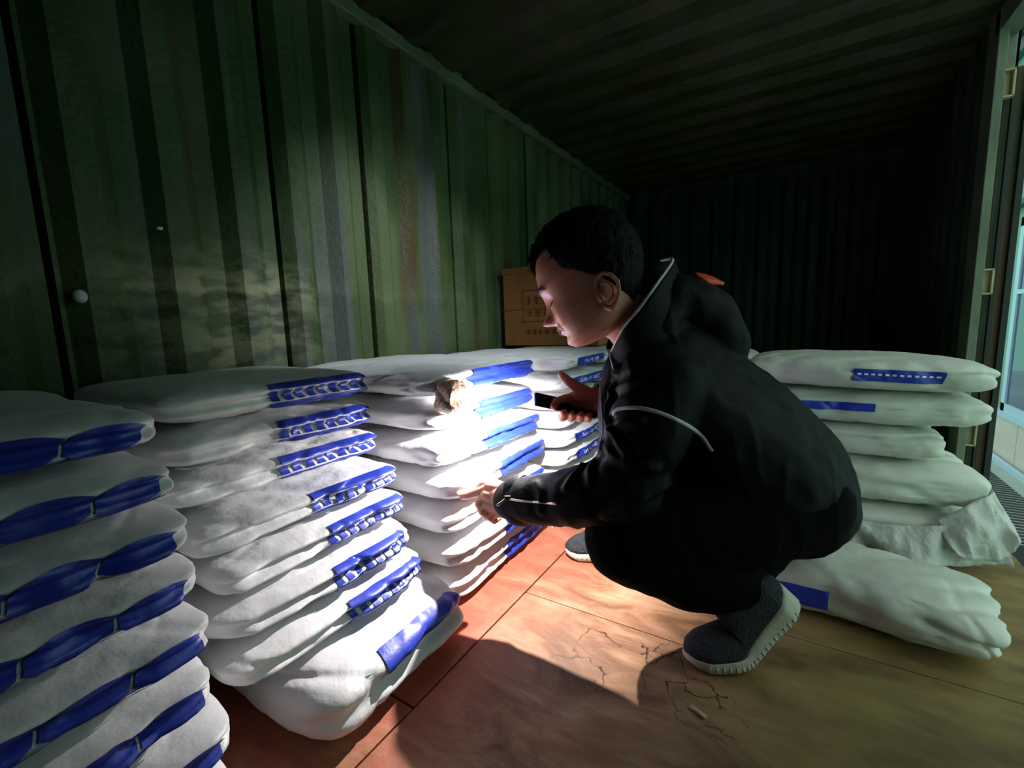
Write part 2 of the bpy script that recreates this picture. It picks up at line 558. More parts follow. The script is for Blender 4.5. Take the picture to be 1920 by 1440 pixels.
# corner rail between left wall and ceiling
o = MB().box((XL - .03, YN, ZC - .035), (XL + .012, YD, ZC + .01)).build('trim_5', M['frame'], smooth=False, bevel=.004); tag(o, kind='structure')
# folded-back door with hinges
door = MB().box((XR + .062, 2.37, .02), (XR + .098, 3.35, 1.52)).build('door_1', M['rust'], smooth=False, bevel=.003, base=(XR + .06, 2.37, .02))
tag(door, kind='structure')
MB().box((XR + .050, 2.345, .02), (XR + .061, 2.365, 1.50)).box((XR + .085, 2.350, .02), (XR + .102, 2.369, 1.52)).build('door_seal', M['rubber'], door, smooth=False)
MB().tube([(XR + .031, 2.375, .02), (XR + .031, 2.375, 1.6)], .007).build('lock_rod', M['rust'], door)
for z in (.79, 1.46, .22):
    MB().box((XR + .004, 2.352, z - .045), (XR + .044, 2.360, z + .045)).box((XR + .004, 2.33, z + .040), (XR + .050, 2.360, z + .046)).box((XR + .004, 2.33, z - .046), (XR + .050, 2.360, z - .040)).box((XR + .044, 2.33, z - .045), (XR + .050, 2.360, z + .045)).build('hinge', M['cream'], door, smooth=False, bevel=.001)

# ------------------------------------------------------------------ outside
o = MB().box((-3, -6, -1.62), (9, 22, -1.5)).build('ground', M['ground'], smooth=False); tag(o, kind='structure')
b0 = (2.6, 5.0, -1.5)
bl = empty('building', b0)
tag(bl, 'teal plastered building with a beige tiled base outside the open side door', 'building')
wl = MB(); wl.box((2.62, 4.5, -.80), (3.2, 14, 4.5))
wl.build('wall', M['plaster'], bl, smooth=False)
tb = MB()
for i in range(12):
    y = 4.5 + i * .82 - .04
    tb.box((2.60, y + .012, -1.5), (2.63, y + .81, -.86))
tb.box((2.612, 4.5, -1.5), (3.2, 14, -.86))
tb.build('tiled_base', M['tile'], bl, smooth=False)
MB().box((2.56, 4.5, -.87), (2.64, 14, -.79)).build('window_sill', M['alu'], bl, smooth=False)
for y0, y1 in ((7.5, 9.06), (5.7, 7.36)):
    f_ = MB().box((2.585, y1, -.79), (2.63, y1 + .13, 1.9)).box((2.585, y0 - .13, -.79), (2.63, y0, 1.9)).box((2.585, y0 - .13, 1.78), (2.63, y1 + .13, 1.9)).box((2.585, y0 - .13, -.79), (2.63, y1 + .13, -.68)).box((2.585, y0, .86), (2.63, y1, .92))
    f_ = f_.build('window_frame', M['alu'], bl, smooth=False)
    MB().box((2.606, y0, -.68), (2.614, y1, 1.78)).build('pane', M['glass'], f_, smooth=False)
MB().box((2.40, 4.4, 4.5), (3.3, 14, 4.68)).box((2.52, 4.4, 4.25), (2.6, 14, 4.42)).build('roof_edge', M['roof'], bl, smooth=False)
MB().box((2.50, 4.5, 2.05), (2.62, 14, 2.12)).build('lintel_rail', M['roof'], bl, smooth=False)
gr = empty('drain_grate', (1.9, 8, -1.5)); tag(gr, 'dark slotted drain grate in the pale concrete outside', 'grate')
g = MB()
for i in range(70):
    g.box((1.80, 5 + i * .09, -1.499), (2.32, 5.045 + i * .09, -1.492))
tag(g.build('slats', M['grate'], gr, smooth=False))
cb = MB().box((2.50, 4.5, -1.5), (2.56, 14, -1.44)).build('kerb_strip', M['alu'], smooth=False); tag(cb, kind='structure')


# ------------------------------------------------------------------ sacks
class Sack:
    """a filled sack: half sizes h along its own axes; world pose c, yaw"""
    def __init__(s, c, h, yaw=0.0, seed=0, sharp=9.0, gusset=0.014, lump=0.005, taper=0.30, roll=0.0, tip=0.0):
        s.c = np.array(c, float); s.h = np.array(h, float); s.seed = seed
        s.n = sharp; s.g = gusset; s.l = lump; s.t = taper
        s.M = np.array(Matrix.Rotation(yaw, 3, 'Z') @ Matrix.Rotation(tip, 3, 'Y') @ Matrix.Rotation(roll, 3, 'X'))

    def raw(s, p):
        x, y, z = p
        e = 3.6
        k = ((abs(x) ** s.n + abs(y) ** s.n) ** (e / s.n) + abs(z) ** e) ** (-1 / e)
        x, y, z = x * k, y * k, z * k
        z *= 1 - s.t * abs(x) ** 4 - .13 * abs(y) ** 5
        ex = max(0.0, (abs(x) - .75) / .25)
        q = np.array([x * s.h[0], y * s.h[1], z * s.h[2]])
        q[0] -= math.copysign(1, x) * s.g * ex * (math.exp(-(z / .22) ** 2) - .25) * (1 + .35 * math.sin(3.1 * y + s.seed))
        q[1] *= 1 + .03 * math.sin(3 * x + s.seed * 1.7)
        sd = s.seed * 13.37
        a = noise.noise(Vector((q[0] * 7 + sd, q[1] * 7, q[2] * 14)))
        b = noise.noise(Vector((q[0] * 24, q[1] * 24 + sd, q[2] * 30)))
        r = 1 - abs(noise.noise(Vector((q[0] * 9, q[1] * 15 + q[0] * 6, q[2] * 9 + sd)))) * 2
        c1 = abs(noise.noise(Vector((q[0] * 5 - q[1] * 6 + sd, q[2] * 9 + q[1] * 3, 1.7 + sd))))
        c2 = abs(noise.noise(Vector((q[0] * 11 + q[2] * 8, q[1] * 9 - q[2] * 7 + sd, 4.1))))
        d = s.l * (a * 1.3 + .35 * b) + s.l * .9 * max(0, r - .5) - s.l * 1.5 * max(0, .16 - c1) / .16 - s.l * .9 * max(0, .10 - c2) / .10
        d *= 1 - .7 * abs(z) ** 3
        nn = np.array([x ** 3, y ** 3, z ** 3]); nn = nn / (np.linalg.norm(nn) + 1e-9)
        return q + nn * d, nn

    def pt(s, p, off=0.0):
        q, n = s.raw(p)
        return s.c + s.M @ (q + n * off)

    def mesh(s, n=30):
        bm = bmesh.new()
        vs = {}
        def V(i, j, k):
            key = (i, j, k)
            if key not in vs:
                f = lambda a: math.sin((2 * a / n - 1) * math.pi / 2) * .55 + (2 * a / n - 1) * .45
                vs[key] = bm.verts.new(sv(s.pt((f(i), f(j), f(k)))))
            return vs[key]
        for a in range(n):
            for b in range(n):
                for c in (0, n):
                    bm.faces.new((V(a, b, c), V(a + 1, b, c), V(a + 1, b + 1, c), V(a, b + 1, c)))
                    bm.faces.new((V(a, c, b), V(a + 1, c, b), V(a + 1, c, b + 1), V(a, c, b + 1)))
                    bm.faces.new((V(c, a, b), V(c, a + 1, b), V(c, a + 1, b + 1), V(c, a, b + 1)))
        bmesh.ops.recalc_face_normals(bm, faces=bm.faces)
        me = bpy.data.meshes.new('sack')
        bm.to_mesh(me); bm.free()
        me.polygons.foreach_set('use_smooth', [True] * len(me.polygons))
        return me

    def on(s, face, a, b, off):
        """point on face ('x+','y-','z+',...) at coordinates a, b in -1..1"""
        ax, sg = face[0], 1 if face[1] == '+' else -1
        p = {'x': (sg, a, b), 'y': (a, sg, b), 'z': (a, b, sg)}[ax]
        return s.pt(p, off)

    def patch(s, face, a0, a1, b0, b1, off=.0038, shape=None, na=36, nb=8):
        V = []; Fs = []
        for i in range(na + 1):
            for j in range(nb + 1):
                u_, v_ = i / na, j / nb
                a = a0 + (a1 - a0) * u_; b = b0 + (b1 - b0) * v_
                if shape: a, b = shape(a, b, u_, v_)
                V.append(s.on(face, a, b, off))
        for i in range(na):
            for j in range(nb):
                k = i * (nb + 1) + j
                Fs.append((k, k + 1, k + nb + 2, k + nb + 1))
        return V, Fs

    def glyphs(s, text, face, a0, a1, b0, b1, off=.0052, flip=False):
        tv, tf = text_mesh(text)
        V = []
        for x, y in tv:
            if flip: x = 1 - x
            V.append(s.on(face, a0 + (a1 - a0) * x, b0 + (b1 - b0) * y, off))
        return V, tf


_tm = {}
def text_mesh(text):
    """flat letters of Blender's own font, scaled to the unit square"""
    if text not in _tm:
        cu = bpy.data.curves.new('t', 'FONT'); cu.body = text; cu.resolution_u = 2
        ob = bpy.data.objects.new('t', cu); COL.objects.link(ob)
        dg = bpy.context.evaluated_depsgraph_get()
        me = bpy.data.meshes.new_from_object(ob.evaluated_get(dg))
        v = np.array([x.co[:2] for x in me.vertices]) if len(me.vertices) else np.zeros((1, 2))
        lo, hi = v.min(0), v.max(0)
        v = (v - lo) / np.maximum(hi - lo, 1e-6)
        _tm[text] = ([tuple(p) for p in v], [tuple(p.vertices) for p in me.polygons])
        bpy.data.objects.remove(ob)
    return _tm[text]


def cushion_band(a, b, u_, v_):
    e = max(0, (u_ - .86) / .14)
    return a, b * (1 - .55 * e * e)


def sack(name, S, label, group, style=None, m='bag', cat='sack', n=32, base=None):
    bs = (S.c[0], S.c[1], S.c[2] - S.h[2])
    o = link(name, S.mesh(n), M[m], base=bs)
    tag(o, label, cat, group)
    if style:
        style(S, o)
    return o


def st_tag(text):
    """strip of solid blue with small white characters on the +x end"""
    def f(S, o):
        V, F = S.patch('x+', -.45, .80, -.50, .46)
        b = link('printed_band', mesh('b', V, F), M['blue'], o); b['label'] = 'solid blue printed strip'
        V, F = S.glyphs(text, 'x+', -.22, .68, -.24, .24)
        c = link('lettering', mesh('b', V, F, False), M['white'], b); c['label'] = 'small white characters'
    return f


def st_band(a0=-.35, a1=1.0, b0=-.68, b1=.62, face='x+'):
    def f(S, o):
        V, F = S.patch(face, a0, a1, b0, b1, shape=cushion_band)
        b = link('printed_band', mesh('b', V, F), M['blue'], o); b['label'] = 'broad blue printed band'
    return f


def st_lattice(a0=-.35, a1=.75):
    """two thin blue stripes joined by blocks of dense print"""
    def f(S, o):
        mb = MB()
        mb.add(*S.patch('x+', a0, a1, -.78, -.40)); mb.add(*S.patch('x+', a0, a1, .36, .74))
        k = 9
        for i in range(k):
            w_ = (a1 - a0) / k
            mb.add(*S.patch('x+', a0 + w_ * (i + .12), a0 + w_ * (i + .70), -.30, .26, na=3, nb=3))
        b = mb.build('printed_band', M['blue'], o); b['label'] = 'blue striped and blocked print'
    return f


def st_dashes(S, o):
    """row of big blue marks"""
    mb = MB()
    k = 5
    for i in range(k):
        c = -.85 + 1.75 * (i + .5) / k
        V, F = S.patch('x+', c - .165, c + .165, -.62, .50, na=8, nb=6,
                       shape=lambda a, b, u_, v_: (a + .04 * (v_ - .5), b * (1 - .5 * abs(2 * u_ - 1) ** 3)))
        mb.add(V, F)
    mb.add(*S.patch('x+', -.9, .92, -.62, -.50, na=20, nb=2))
    b = mb.build('printed_band', M['blue'], o); b['label'] = 'row of large blue printed marks'


def stack(xf, y0, y1, layers, group, label, style, length=.57, jit=.010, seed=0, m='bag', gus=1.0):
    """sacks laid flat, short ends to +X; layers = list of (z0, thickness, front x shift)"""
    n = len(layers)
    for i, (z0, th, dx) in enumerate(layers):
        r = random.Random(seed * 31 + i)
        yc = (y0 + y1) / 2 + r.uniform(-jit, jit)
        L = length + r.uniform(-.012, .012)
        S = Sack((xf + dx - L / 2, yc, z0 + th / 2), (L / 2, (y1 - y0) / 2, th / 2 * 1.0), yaw=r.uniform(-.035, .035), seed=seed * 17 + i,
                 gusset=gus * (.014 + .010 * r.random()), sharp=8 + 4 * r.random(), taper=.03 + .07 * r.random(), lump=.0045 + .002 * r.random())
        if i == n - 1: where = 'topmost'
        elif i == n - 2 and n > 3: where = 'second from the top'
        elif i == n - 3 and n > 5: where = 'third from the top'
        elif i == n - 4 and n > 7: where = 'fourth from the top'
        else: where = ('lowest', 'second from the bottom', 'third from the bottom', 'fourth from the bottom', 'fifth from the bottom')[i]
        sack('cement_sack', S, label % where, group, style(i), m=m)


def lay(n, top, xs=None, z=0.0):
    th = (top - z) / n
    return [(z + i * th, th, (xs[i] if xs else 0.0)) for i in range(n)]


stack(-.655, -.19, .245, lay(9, .618, [.070, .065, .06, .045, .035, .02, .015, .0, -.01]), 'sacks in the nearest left stack',
      'white sack with big blue marks, %s in the nearest left stack', lambda i: st_dashes, seed=1)
# second stack: big sack at the foot, the rest set back towards the wall
S = Sack((-.895, .545, .068), (.300, .195, .070), yaw=.03, seed=377, sharp=9, taper=.06, gusset=.02, lump=.007)
sack('cement_sack', S, 'big white sack jutting out on the floor at the foot of the second stack', None, st_band(-.35, .97, .05, .80))
stack(-.79, .275, .69, lay(7, .615, [.115, .095, .07, .055, .0, .005, -.01], z=.138), 'sacks of the second left stack',
      'white sack with lattice print set back in the second stack, %s', lambda i: st_lattice(-.05, .95) if i < 4 else st_lattice(-.15, .95), length=.44, seed=3)
stack(-.672, .765, 1.27, lay(7, .602, [-.005, .015, .005, .01, -.01, -.02, -.03]), 'sacks of the stack the man points at',
      'torchlit white sack in the stack he points at, %s', lambda i: st_band(-.05 - .05 * i, 1.0), length=.58, seed=5)
stack(-.625, 1.29, 1.71, lay(9, .592), 'sacks behind the phone hand',
      'sack with white characters on blue behind the phone hand, %s', lambda i: st_tag('冰令成厂'), length=.58, seed=7, gus=.15)
stack(-.62, 1.73, 2.17, lay(8, .585), 'sacks under the cardboard box',
      'white sack in the far stack under the cardboard box, %s', lambda i: st_band(), length=.58, seed=9)

# crumpled brown tape on the corner of the pointed-at stack
S = Sack((-.690, .815, .530), (.030, .036, .040), seed=77, lump=.010, sharp=3)
o = link('tape_wad', S.mesh(14), M['pinkfilm'], base=(-.69, .815, .49))
tag(o, 'crumpled shiny brown plastic wrap stuck to the corner of a sack', 'wrap')


# right-hand pile
def rsack(c, h, label, style=None, yaw=0.0, seed=0, m='bag_plain', roll=0.0, tip=0.0, lump=.0065, taper=.14, name='cement_sack', group='sacks in the right pile'):
    S = Sack(c, h, yaw=yaw, seed=seed, lump=lump, taper=taper, roll=roll, tip=tip, gusset=.006)
    return sack(name, S, label, group, style, m=m)


def st_side(a0, a1, b0, b1, text=False):
    def f(S, o):
        mb = MB(); mb.add(*S.patch('y-', a0, a1, b0, b1))
        b = mb.build('printed_band', M['blue'], o); b['label'] = 'blue printed band'
        if text:
            V = MB()
            for i in range(12):
                t0 = a0 + (a1 - a0) * (.05 + .078 * i)
                V.add(*S.patch('y-', t0, t0 + (a1 - a0) * .045, b0 * .35 + b1 * .65 - .12, b0 * .35 + b1 * .65 + .0, off=.0052, na=2, nb=1))
            c = V.build('lettering', M['white'], b); c['label'] = 'fine pale marks'
    return f


rsack((.175, 1.78, .070), (.285, .190, .070), 'white sack at the very bottom of the right pile', seed=41, yaw=.05)
rsack((.190, 1.775, .205), (.270, .185, .067), 'white sack second from the floor in the right pile', seed=42, yaw=.03)
rsack((.135, 1.78, .320), (.235, .180, .052), 'short white sack in the right pile with a dark gap at its right end', seed=43, yaw=-.02)
rsack((.170, 1.76, .422), (.275, .180, .052), 'white sack with thin dark blue band just under the top of the right pile', st_side(-.85, .10, -.1, .42), seed=44, yaw=.02)
rsack((.165, 1.76, .522), (.290, .185, .050), 'white sack with broad blue band topmost in the right pile', st_side(-.05, .62, -.35, .42, True), seed=45, yaw=-.03, tip=.03)
rsack((-.27, 2.20, .28), (.20, .19, .28), 'tall bulging white sack half hidden behind the mans back', seed=46, name='bulk_sack', group=None)
rsack((.16, 2.185, .26), (.21, .19, .26), 'tall white sack standing behind the right pile', seed=47, name='bulk_sack', group=None)

# loose sack lying on the floor behind the lifted heel
S = Sack((.170, 1.275, .056), (.215, .135, .056), yaw=-.12, seed=51, lump=.008, taper=.22)
o = sack('cement_sack', S, 'single pale sack lying on the floor behind the raised heel', None, None, m='bag_plain')
mb = MB(); mb.add(*S.patch('y-', -.75, -.30, -.45, .45)); 
b = mb.build('printed_band', M['blue'], o); b['label'] = 'blue printed patch'
pts = resample([S.on('z+', a, b_, .004) for a, b_ in ((-.98, .2), (-.8, .35), (-.7, .2), (-.55, .42), (-.5, .7))], 30)
MB().tube(pts, .0012, 6).build('stitching_thread', M['rubber'], o)


# plastic film skirt in front of the right pile
def film(name, top, bot, label, n=60, m=16, amp=.016, seed=0):
    top = resample(top, n); bot = resample(bot, n)
    V = []; Fs = []
    for i in range(n):
        for j in range(m):
            f = j / (m - 1)
            p = top[i] * (1 - f) + bot[i] * f
            a = noise.noise(Vector((i * .21 + seed, f * 1.6, 0.3))) + .5 * noise.noise(Vector((i * .6, f * 3 + seed, 2)))
            V.append(p + np.array([.2, -1, .25]) * amp * a * (.4 + f) + np.array([0, 0, .010 * abs(a) if f > .8 else 0]))
    for i in range(n - 1):
        for j in range(m - 1):
            k = i * m + j
            Fs.append((k, k + 1, k + m + 1, k + m))
    o = link(name, mesh(name, V, Fs), M['bag_film'], base=tuple(bot[n // 2]))
    s_ = o.modifiers.new('thickness', 'SOLIDIFY'); s_.thickness = .0015
    return tag(o, label, 'film')


film('plastic_film', [(-.07, 1.585, .15), (.05, 1.575, .12), (.2, 1.57, .10), (.36, 1.575, .12), (.47, 1.60, .17)],
     [(-.06, 1.47, .012), (.09, 1.49, .018), (.20, 1.565, .02), (.28, 1.50, .012), (.38, 1.545, .02), (.505, 1.59, .03)],
     'crinkled clear plastic film hanging over the foot of the right pile')
film('plastic_film', [(.35, 1.580, .13), (.42, 1.595, .19), (.465, 1.63, .21), (.48, 1.72, .20)],
     [(.38, 1.53, .06), (.46, 1.545, .05), (.505, 1.59, .10), (.51, 1.68, .13)],
     'crumpled flap of plastic film at the right end of the right pile', n=30, amp=.022, seed=4)

# ------------------------------------------------------------------ cardboard box
bc = np.array([-1.185, 1.86, .589])
bx = MB().box((-1.21, 1.86, .589), (-.72, 2.12, .955)).build('cardboard_box', M['card'], smooth=False, bevel=.004, base=(-.96, 1.86, .589))
tag(bx, 'brown cardboard box with faint red print standing on the far left sacks', 'box')
MB().box((-.715 - .5, 1.8565, .93), (-.715, 1.8585, .957)).box((-1.212, 1.8565, .760), (-.72, 1.8583, .763)).build('flap_edge', M['card'], bx, smooth=False)
pr = MB()
for x0, x1, z0, z1 in ((-1.10, -.83, .845, .850), (-1.10, -.83, .700, .705), (-1.10, -1.096, .700, .850), (-.834, -.83, .700, .850)):
    pr.box((x0, 1.8575, z0), (x1, 1.8598, z1))
rr = random.Random(3)
for row, zz in ((0, .80), (1, .745), (2, .655)):
    for i in range(5 if row < 2 else 7):
        x0 = -1.085 + i * (.048 if row < 2 else .034); w_ = .036 if row < 2 else .024; h_ = .038 if row < 2 else .022
        for k in range(3):
            zz_ = zz - h_ / 2 + h_ * (k + .2) / 3
            pr.box((x0, 1.8575, zz_), (x0 + w_ * rr.uniform(.6, 1), 1.8598, zz_ + .003))
        for k in range(2):
            xx = x0 + w_ * rr.uniform(.1, .8)
            pr.box((xx, 1.8575, zz - h_ / 2), (xx + .003, 1.8598, zz + h_ / 2))
p_ = pr.build('printed_panel', M['cardprint'], bx, smooth=False); p_['label'] = 'faint red printed panel'

# small things on wall and floor
o = MB().ell((-1.243, .322, .783), (.012, 0, 0), (0, .012, 0), (0, 0, .014)).build('bolt_head', M['bag'], base=(-1.243, .322, .783)); tag(o, 'pale round bolt head on the left wall above the nearest stack', 'bolt')
o = MB().obox((-1.236, .475, .94), (.0015, 0, 0), (0, .006, 0), (0, .001, .003)).build('paint_fleck', M['white'], base=(-1.236, .475, .94)); tag(o, 'tiny white fleck of paint on the corrugated left wall', 'fleck')
c = at(1308, 1360, .80); c[2] = .003
o = MB().obox(c, np.array([.013, -.006, 0]), np.array([.002, .0035, 0]), np.array([0, 0, .0022])).build('wood_chip', M['wood'], base=tuple(c)); tag(o, 'small pale wood chip lying on the floor near the shoe', 'chip')
q = [np.array(EYE + ray(u_, v_) * ((.0025 - .7) / ray(u_, v_)[2])) for u_, v_ in ((1035, 990), (1042, 978), (1050, 976), (1046, 984), (1056, 975), (1060, 980))]
o = MB().tube(resample(q, 30), .0016, 6).build('thread_scrap', M['thread'], base=tuple(q[0])); tag(o, 'loose pale thread on the red painted floor board', 'thread')

# ------------------------------------------------------------------ the man
KH = .93 / F_PX          # metres per head unit
HC = at(1105, 520, .93)
yw = math.radians(12)
fh = -RC * math.cos(yw) + FC * math.sin(yw)
ph = math.radians(25)
HF = fh * math.cos(ph) - UC * math.sin(ph)
HU = UC * math.cos(ph) + fh * math.sin(ph)
HS = -(FC * math.cos(yw) + RC * math.sin(yw))      # towards the camera: his left


def hp(f, s, t):
    return HC + (HF * f + HS * s + HU * t) * KH


T_ = [-112, -108, -97, -85, -75, -68, -60, -54, -45, -30, -15, 0, 12, 40, 66, 90, 105, 112]
FR = [60, 76, 85, 85, 90, 92, 92, 91, 90, 89, 89, 92, 96, 91, 81, 58, 35, 6]
BK = [0, -15, -30, -45, -55, -62, -70, -75, -80, -88, -94, -98, -100, -97, -88, -70, -42, -6]
WD = [24, 36, 50, 58, 62, 65, 67, 68, 70, 71, 73, 74, 76, 77, 70, 52, 30, 5]


def gs(x, c, s): return math.exp(-((x - c) / s) ** 2)


def head_pt(t, phi, hair=0.0):
    F, B, W = interp(t, T_, FR), interp(t, T_, BK), interp(t, T_, WD)
    c, a = (F + B) / 2, (F - B) / 2
    cs, sn = math.cos(phi), math.sin(phi)
    e = 2 / 2.35
    f = c + a * math.copysign(abs(cs) ** e, cs)
    s = W * math.copysign(abs(sn) ** e, sn)
    if cs > 0:
        g = min(1, cs * 2.2)
        ab = abs(s)
        nh = interp(t, [-60, -54, -50, -44, -36, -26, -12, 4, 12], [0, 3, 19, 28, 23, 14, 6, 2, 0])
        f += g * nh * gs(s, 0, 9 + 3 * (t < -38))
        f += g * 7 * gs(ab, 12, 6) * gs(t, -48, 6)
        f -= g * 8 * gs(ab, 28, 12) * gs(t, -12, 10)
        f += g * 5 * gs(ab, 29, 11) * gs(t, -19, 6)
        f += g * 3.5 * gs(ab, 28, 18) * gs(t, 8, 6)
        f += g * 3 * gs(s, 0, 16) * gs(t, -63, 4)
        f += g * 3 * gs(s, 0, 15) * gs(t, -73, 4.5)
        f -= g * 4 * gs(s, 0, 20) * gs(t, -68.5, 1.8)
        f -= g * 3 * gs(s, 0, 22) * gs(t, -81, 4)
        f += g * 4 * gs(s, 0, 20) * gs(t, -97, 9)
        f += g * 3 * gs(ab, 38, 16) * gs(t, -40, 14)
        f -= g * 3 * gs(ab, 30, 7) * gs(t, -62, 16)
        f -= g * 2.5 * gs(ab, 20 + (-t - 50) * .35, 3.5) * gs(t, -60, 12)
    if hair:
        n = math.hypot(f - c, s) + 1e-6
        k = hair
        f += (f - c) / n * k; s += s / n * k
    return f, s


NT, NP = 110, 150


def head_mesh():
    mb = MB(); rings = []
    for i in range(NT + 1):
        t = -112 + 224 * (i / NT)
        rings.append([hp(*head_pt(t, 2 * math.pi * k / NP), t) for k in range(NP)])
    return mb.loft(rings)


body = head_mesh()
# ears
for sg in (1, -1):
    def ep(f, t, o=0.0):
        return hp(f, sg * (67 + (-f) * .30 + o), t)
    def E(L_, sc_=1.08):
        return [(ep((f_ + 15) * sc_ - 13, (t_ + 45) * sc_ - 52, o_), KH * r_) for f_, t_, o_, r_ in L_]
    body.chain(E([(1, -42, 2, 3), (2, -30, 4, 3.2), (-5, -18, 5, 3.2), (-18, -16, 6, 3.3), (-29, -25, 6, 3.5), (-34, -40, 6, 3.4), (-30, -54, 5, 3.4), (-21, -66, 3, 4.2), (-9, -73, 1, 5.6), (-3, -67, 0, 4.5)]))
    body.chain(E([(-10, -28, 1, 2.4), (-20, -33, 2.5, 2.8), (-24, -45, 2.5, 2.8), (-18, -57, 2, 3), (-8, -61, 1, 2.8)]))
    body.chain(E([(-1, -53, 2.5, 4), (0, -46, 1, 4)]))
    body.ell(ep(-14, -52, -13), HF * KH * 17, HU * KH * 27, (HS * sg) * KH * 5)
# neck, trunk, arms, legs
A = at
body.chain([(A(1140, 578, .94), .052), (A(1180, 600, .945), .056), (A(1225, 655, .97), .062)])
body.chain([(A(1225, 665, .97), .07), (A(1330, 770, 1.03), .12), (A(1430, 880, 1.06), .12), (A(1480, 935, 1.07), .12)])
body.chain([(A(1225, 690, .98), .07), (A(1255, 765, .88), .055), (A(1170, 918, .865), .042), (A(1050, 932, .935), .035), (A(968, 936, 1.01), .026)])
body.chain([(A(1225, 690, .99), .07), (A(1235, 740, 1.15), .055), (A(1275, 860, 1.18), .042), (A(1190, 790, 1.13), .034), (A(1122, 745, 1.095), .027)])
body.chain([(A(1480, 935, 1.0), .10), (A(1185, 1010, .925), .06), (A(1385, 1115, .945), .042), (A(1405, 1150, .935), .04)])
body.chain([(A(1480, 935, 1.15), .10), (A(1150, 950, 1.27), .06), (A(1215, 1015, 1.33), .042)])
# left hand, pointing
body.chain([(A(968, 936, 1.010), .028), (A(940, 932, 1.035), .027)])
body.chain([(A(945, 920, 1.035), .020), (A(918, 914, 1.055), .015)])
body.chain([(A(945, 934, 1.030), .022), (A(914, 930, 1.045), .016)])
body.chain([(A(948, 948, 1.030), .021), (A(916, 946, 1.045), .016)])
body.chain([(A(950, 955, 1.035), .018), (A(926, 960, 1.050), .014)])
body.chain([(A(918, 916, 1.055), .0125), (A(893, 924, 1.065), .0105), (A(878, 929, 1.072), .0092), (A(867, 931, 1.078), .0078)])
body.chain([(A(912, 932, 1.046), .0125), (A(899, 944, 1.048), .0115), (A(904, 958, 1.062), .0098), (A(916, 956, 1.075), .0085)])
body.chain([(A(914, 946, 1.045), .0125), (A(905, 958, 1.045), .0112), (A(913, 969, 1.060), .0096), (A(924, 964, 1.072), .0083)])
body.chain([(A(926, 960, 1.046), .0115), (A(919, 969, 1.048), .0102), (A(927, 976, 1.060), .0088), (A(936, 970, 1.070), .0078)])
body.chain([(A(946, 918, 1.045), .015), (A(925, 906, 1.065), .0125), (A(906, 909, 1.078), .0105), (A(899, 914, 1.082), .009)])
# right hand, holding the phone
body.chain([(A(1122, 745, 1.095), .027), (A(1104, 748, 1.090), .026), (A(1082, 744, 1.085), .020)])
body.chain([(A(1104, 758, 1.090), .022), (A(1080, 758, 1.090), .017)])
body.chain([(A(1100, 738, 1.090), .018), (A(1080, 725, 1.080), .014), (A(1065, 714, 1.073), .0115), (A(1053, 703, 1.067), .009)])
body.chain([(A(1082, 745, 1.090), .014), (A(1060, 748, 1.075), .0115), (A(1044, 753, 1.060), .010), (A(1038, 762, 1.043), .0085)])
for k_, (uu, dd) in enumerate(((1054, .0), (1070, .004), (1086, .008), (1101, .014))):
    body.chain([(A(uu + 12, 772, 1.110 + dd), .013), (A(uu, 783, 1.090), .0108), (A(uu + 1, 783 + k_ * .6, 1.060), .0098), (A(uu + 3, 774 + k_ * 2, 1.043), .0085)])
man = link('person', remesh(body.mesh(), .0021, 2, .5), M['skin'], base=(.0, 1.0, 0))
tag(man, 'squatting man in black hooded jacket and trousers, pointing at the sacks with phone in hand', 'person')

# lips, brow, lashes: thin shapes laid on the face
def face_strip(name, pts, wdt, mt, off=1.4, n=24):
    """pts: (s, t) list on the front of the head"""
    P = resample([(a, b, 0) for a, b in pts], n)
    V = []; Fs = []
    for i, (s0, t0, _) in enumerate(P):
        e = math.sin(math.pi * (i + .35) / (n - .3)) ** .6
        for j in range(5):
            tt = t0 + (j / 4 - .5) * wdt * e
            best = None
            lo, hi = 0.0, math.pi / 2
            for _k in range(22):
                mid = (lo + hi) / 2
                if head_pt(tt, mid)[1] < abs(s0): lo = mid
                else: hi = mid
            f, s = head_pt(tt, lo)
            V.append(hp(f + off, math.copysign(abs(s) + off * .5, s0), tt))
    for i in range(n - 1):
        for j in range(4):
            k = i * 5 + j
            Fs.append((k, k + 1, k + 6, k + 5))
    o = link(name, mesh(name, V, Fs), mt, man)
    m_ = o.modifiers.new('t', 'SOLIDIFY'); m_.thickness = .0012
    return o


for sg in (1, -1):
    face_strip('eyebrow', [(sg * 11, 8), (sg * 24, 13), (sg * 36, 13), (sg * 47, 6)], 8, M['lash'], off=1.7)
    face_strip('eyelashes', [(sg * 17, -20), (sg * 28, -23), (sg * 38, -21), (sg * 43, -18)], 2.2, M['lash'], off=1.8)
face_strip('lips', [(-17, -70), (-8, -65), (0, -66), (8, -65), (17, -70)], 3.6, M['lip'], off=.6)
face_strip('lips', [(-15, -71), (0, -73.5), (15, -71)], 4.5, M['lip'], off=.6)

# hair
HG_F = [-110, -70, -56, -40, -30, -20, -8, 0, 18, 40, 44, 47, 60, 95, 120]
HG_T = [-98, -96, -88, -66, -52, -34, -14, -10, 6, 22, 40, 70, 72, 60, 58]


def hair_t(f): return interp(f, HG_F, HG_T)


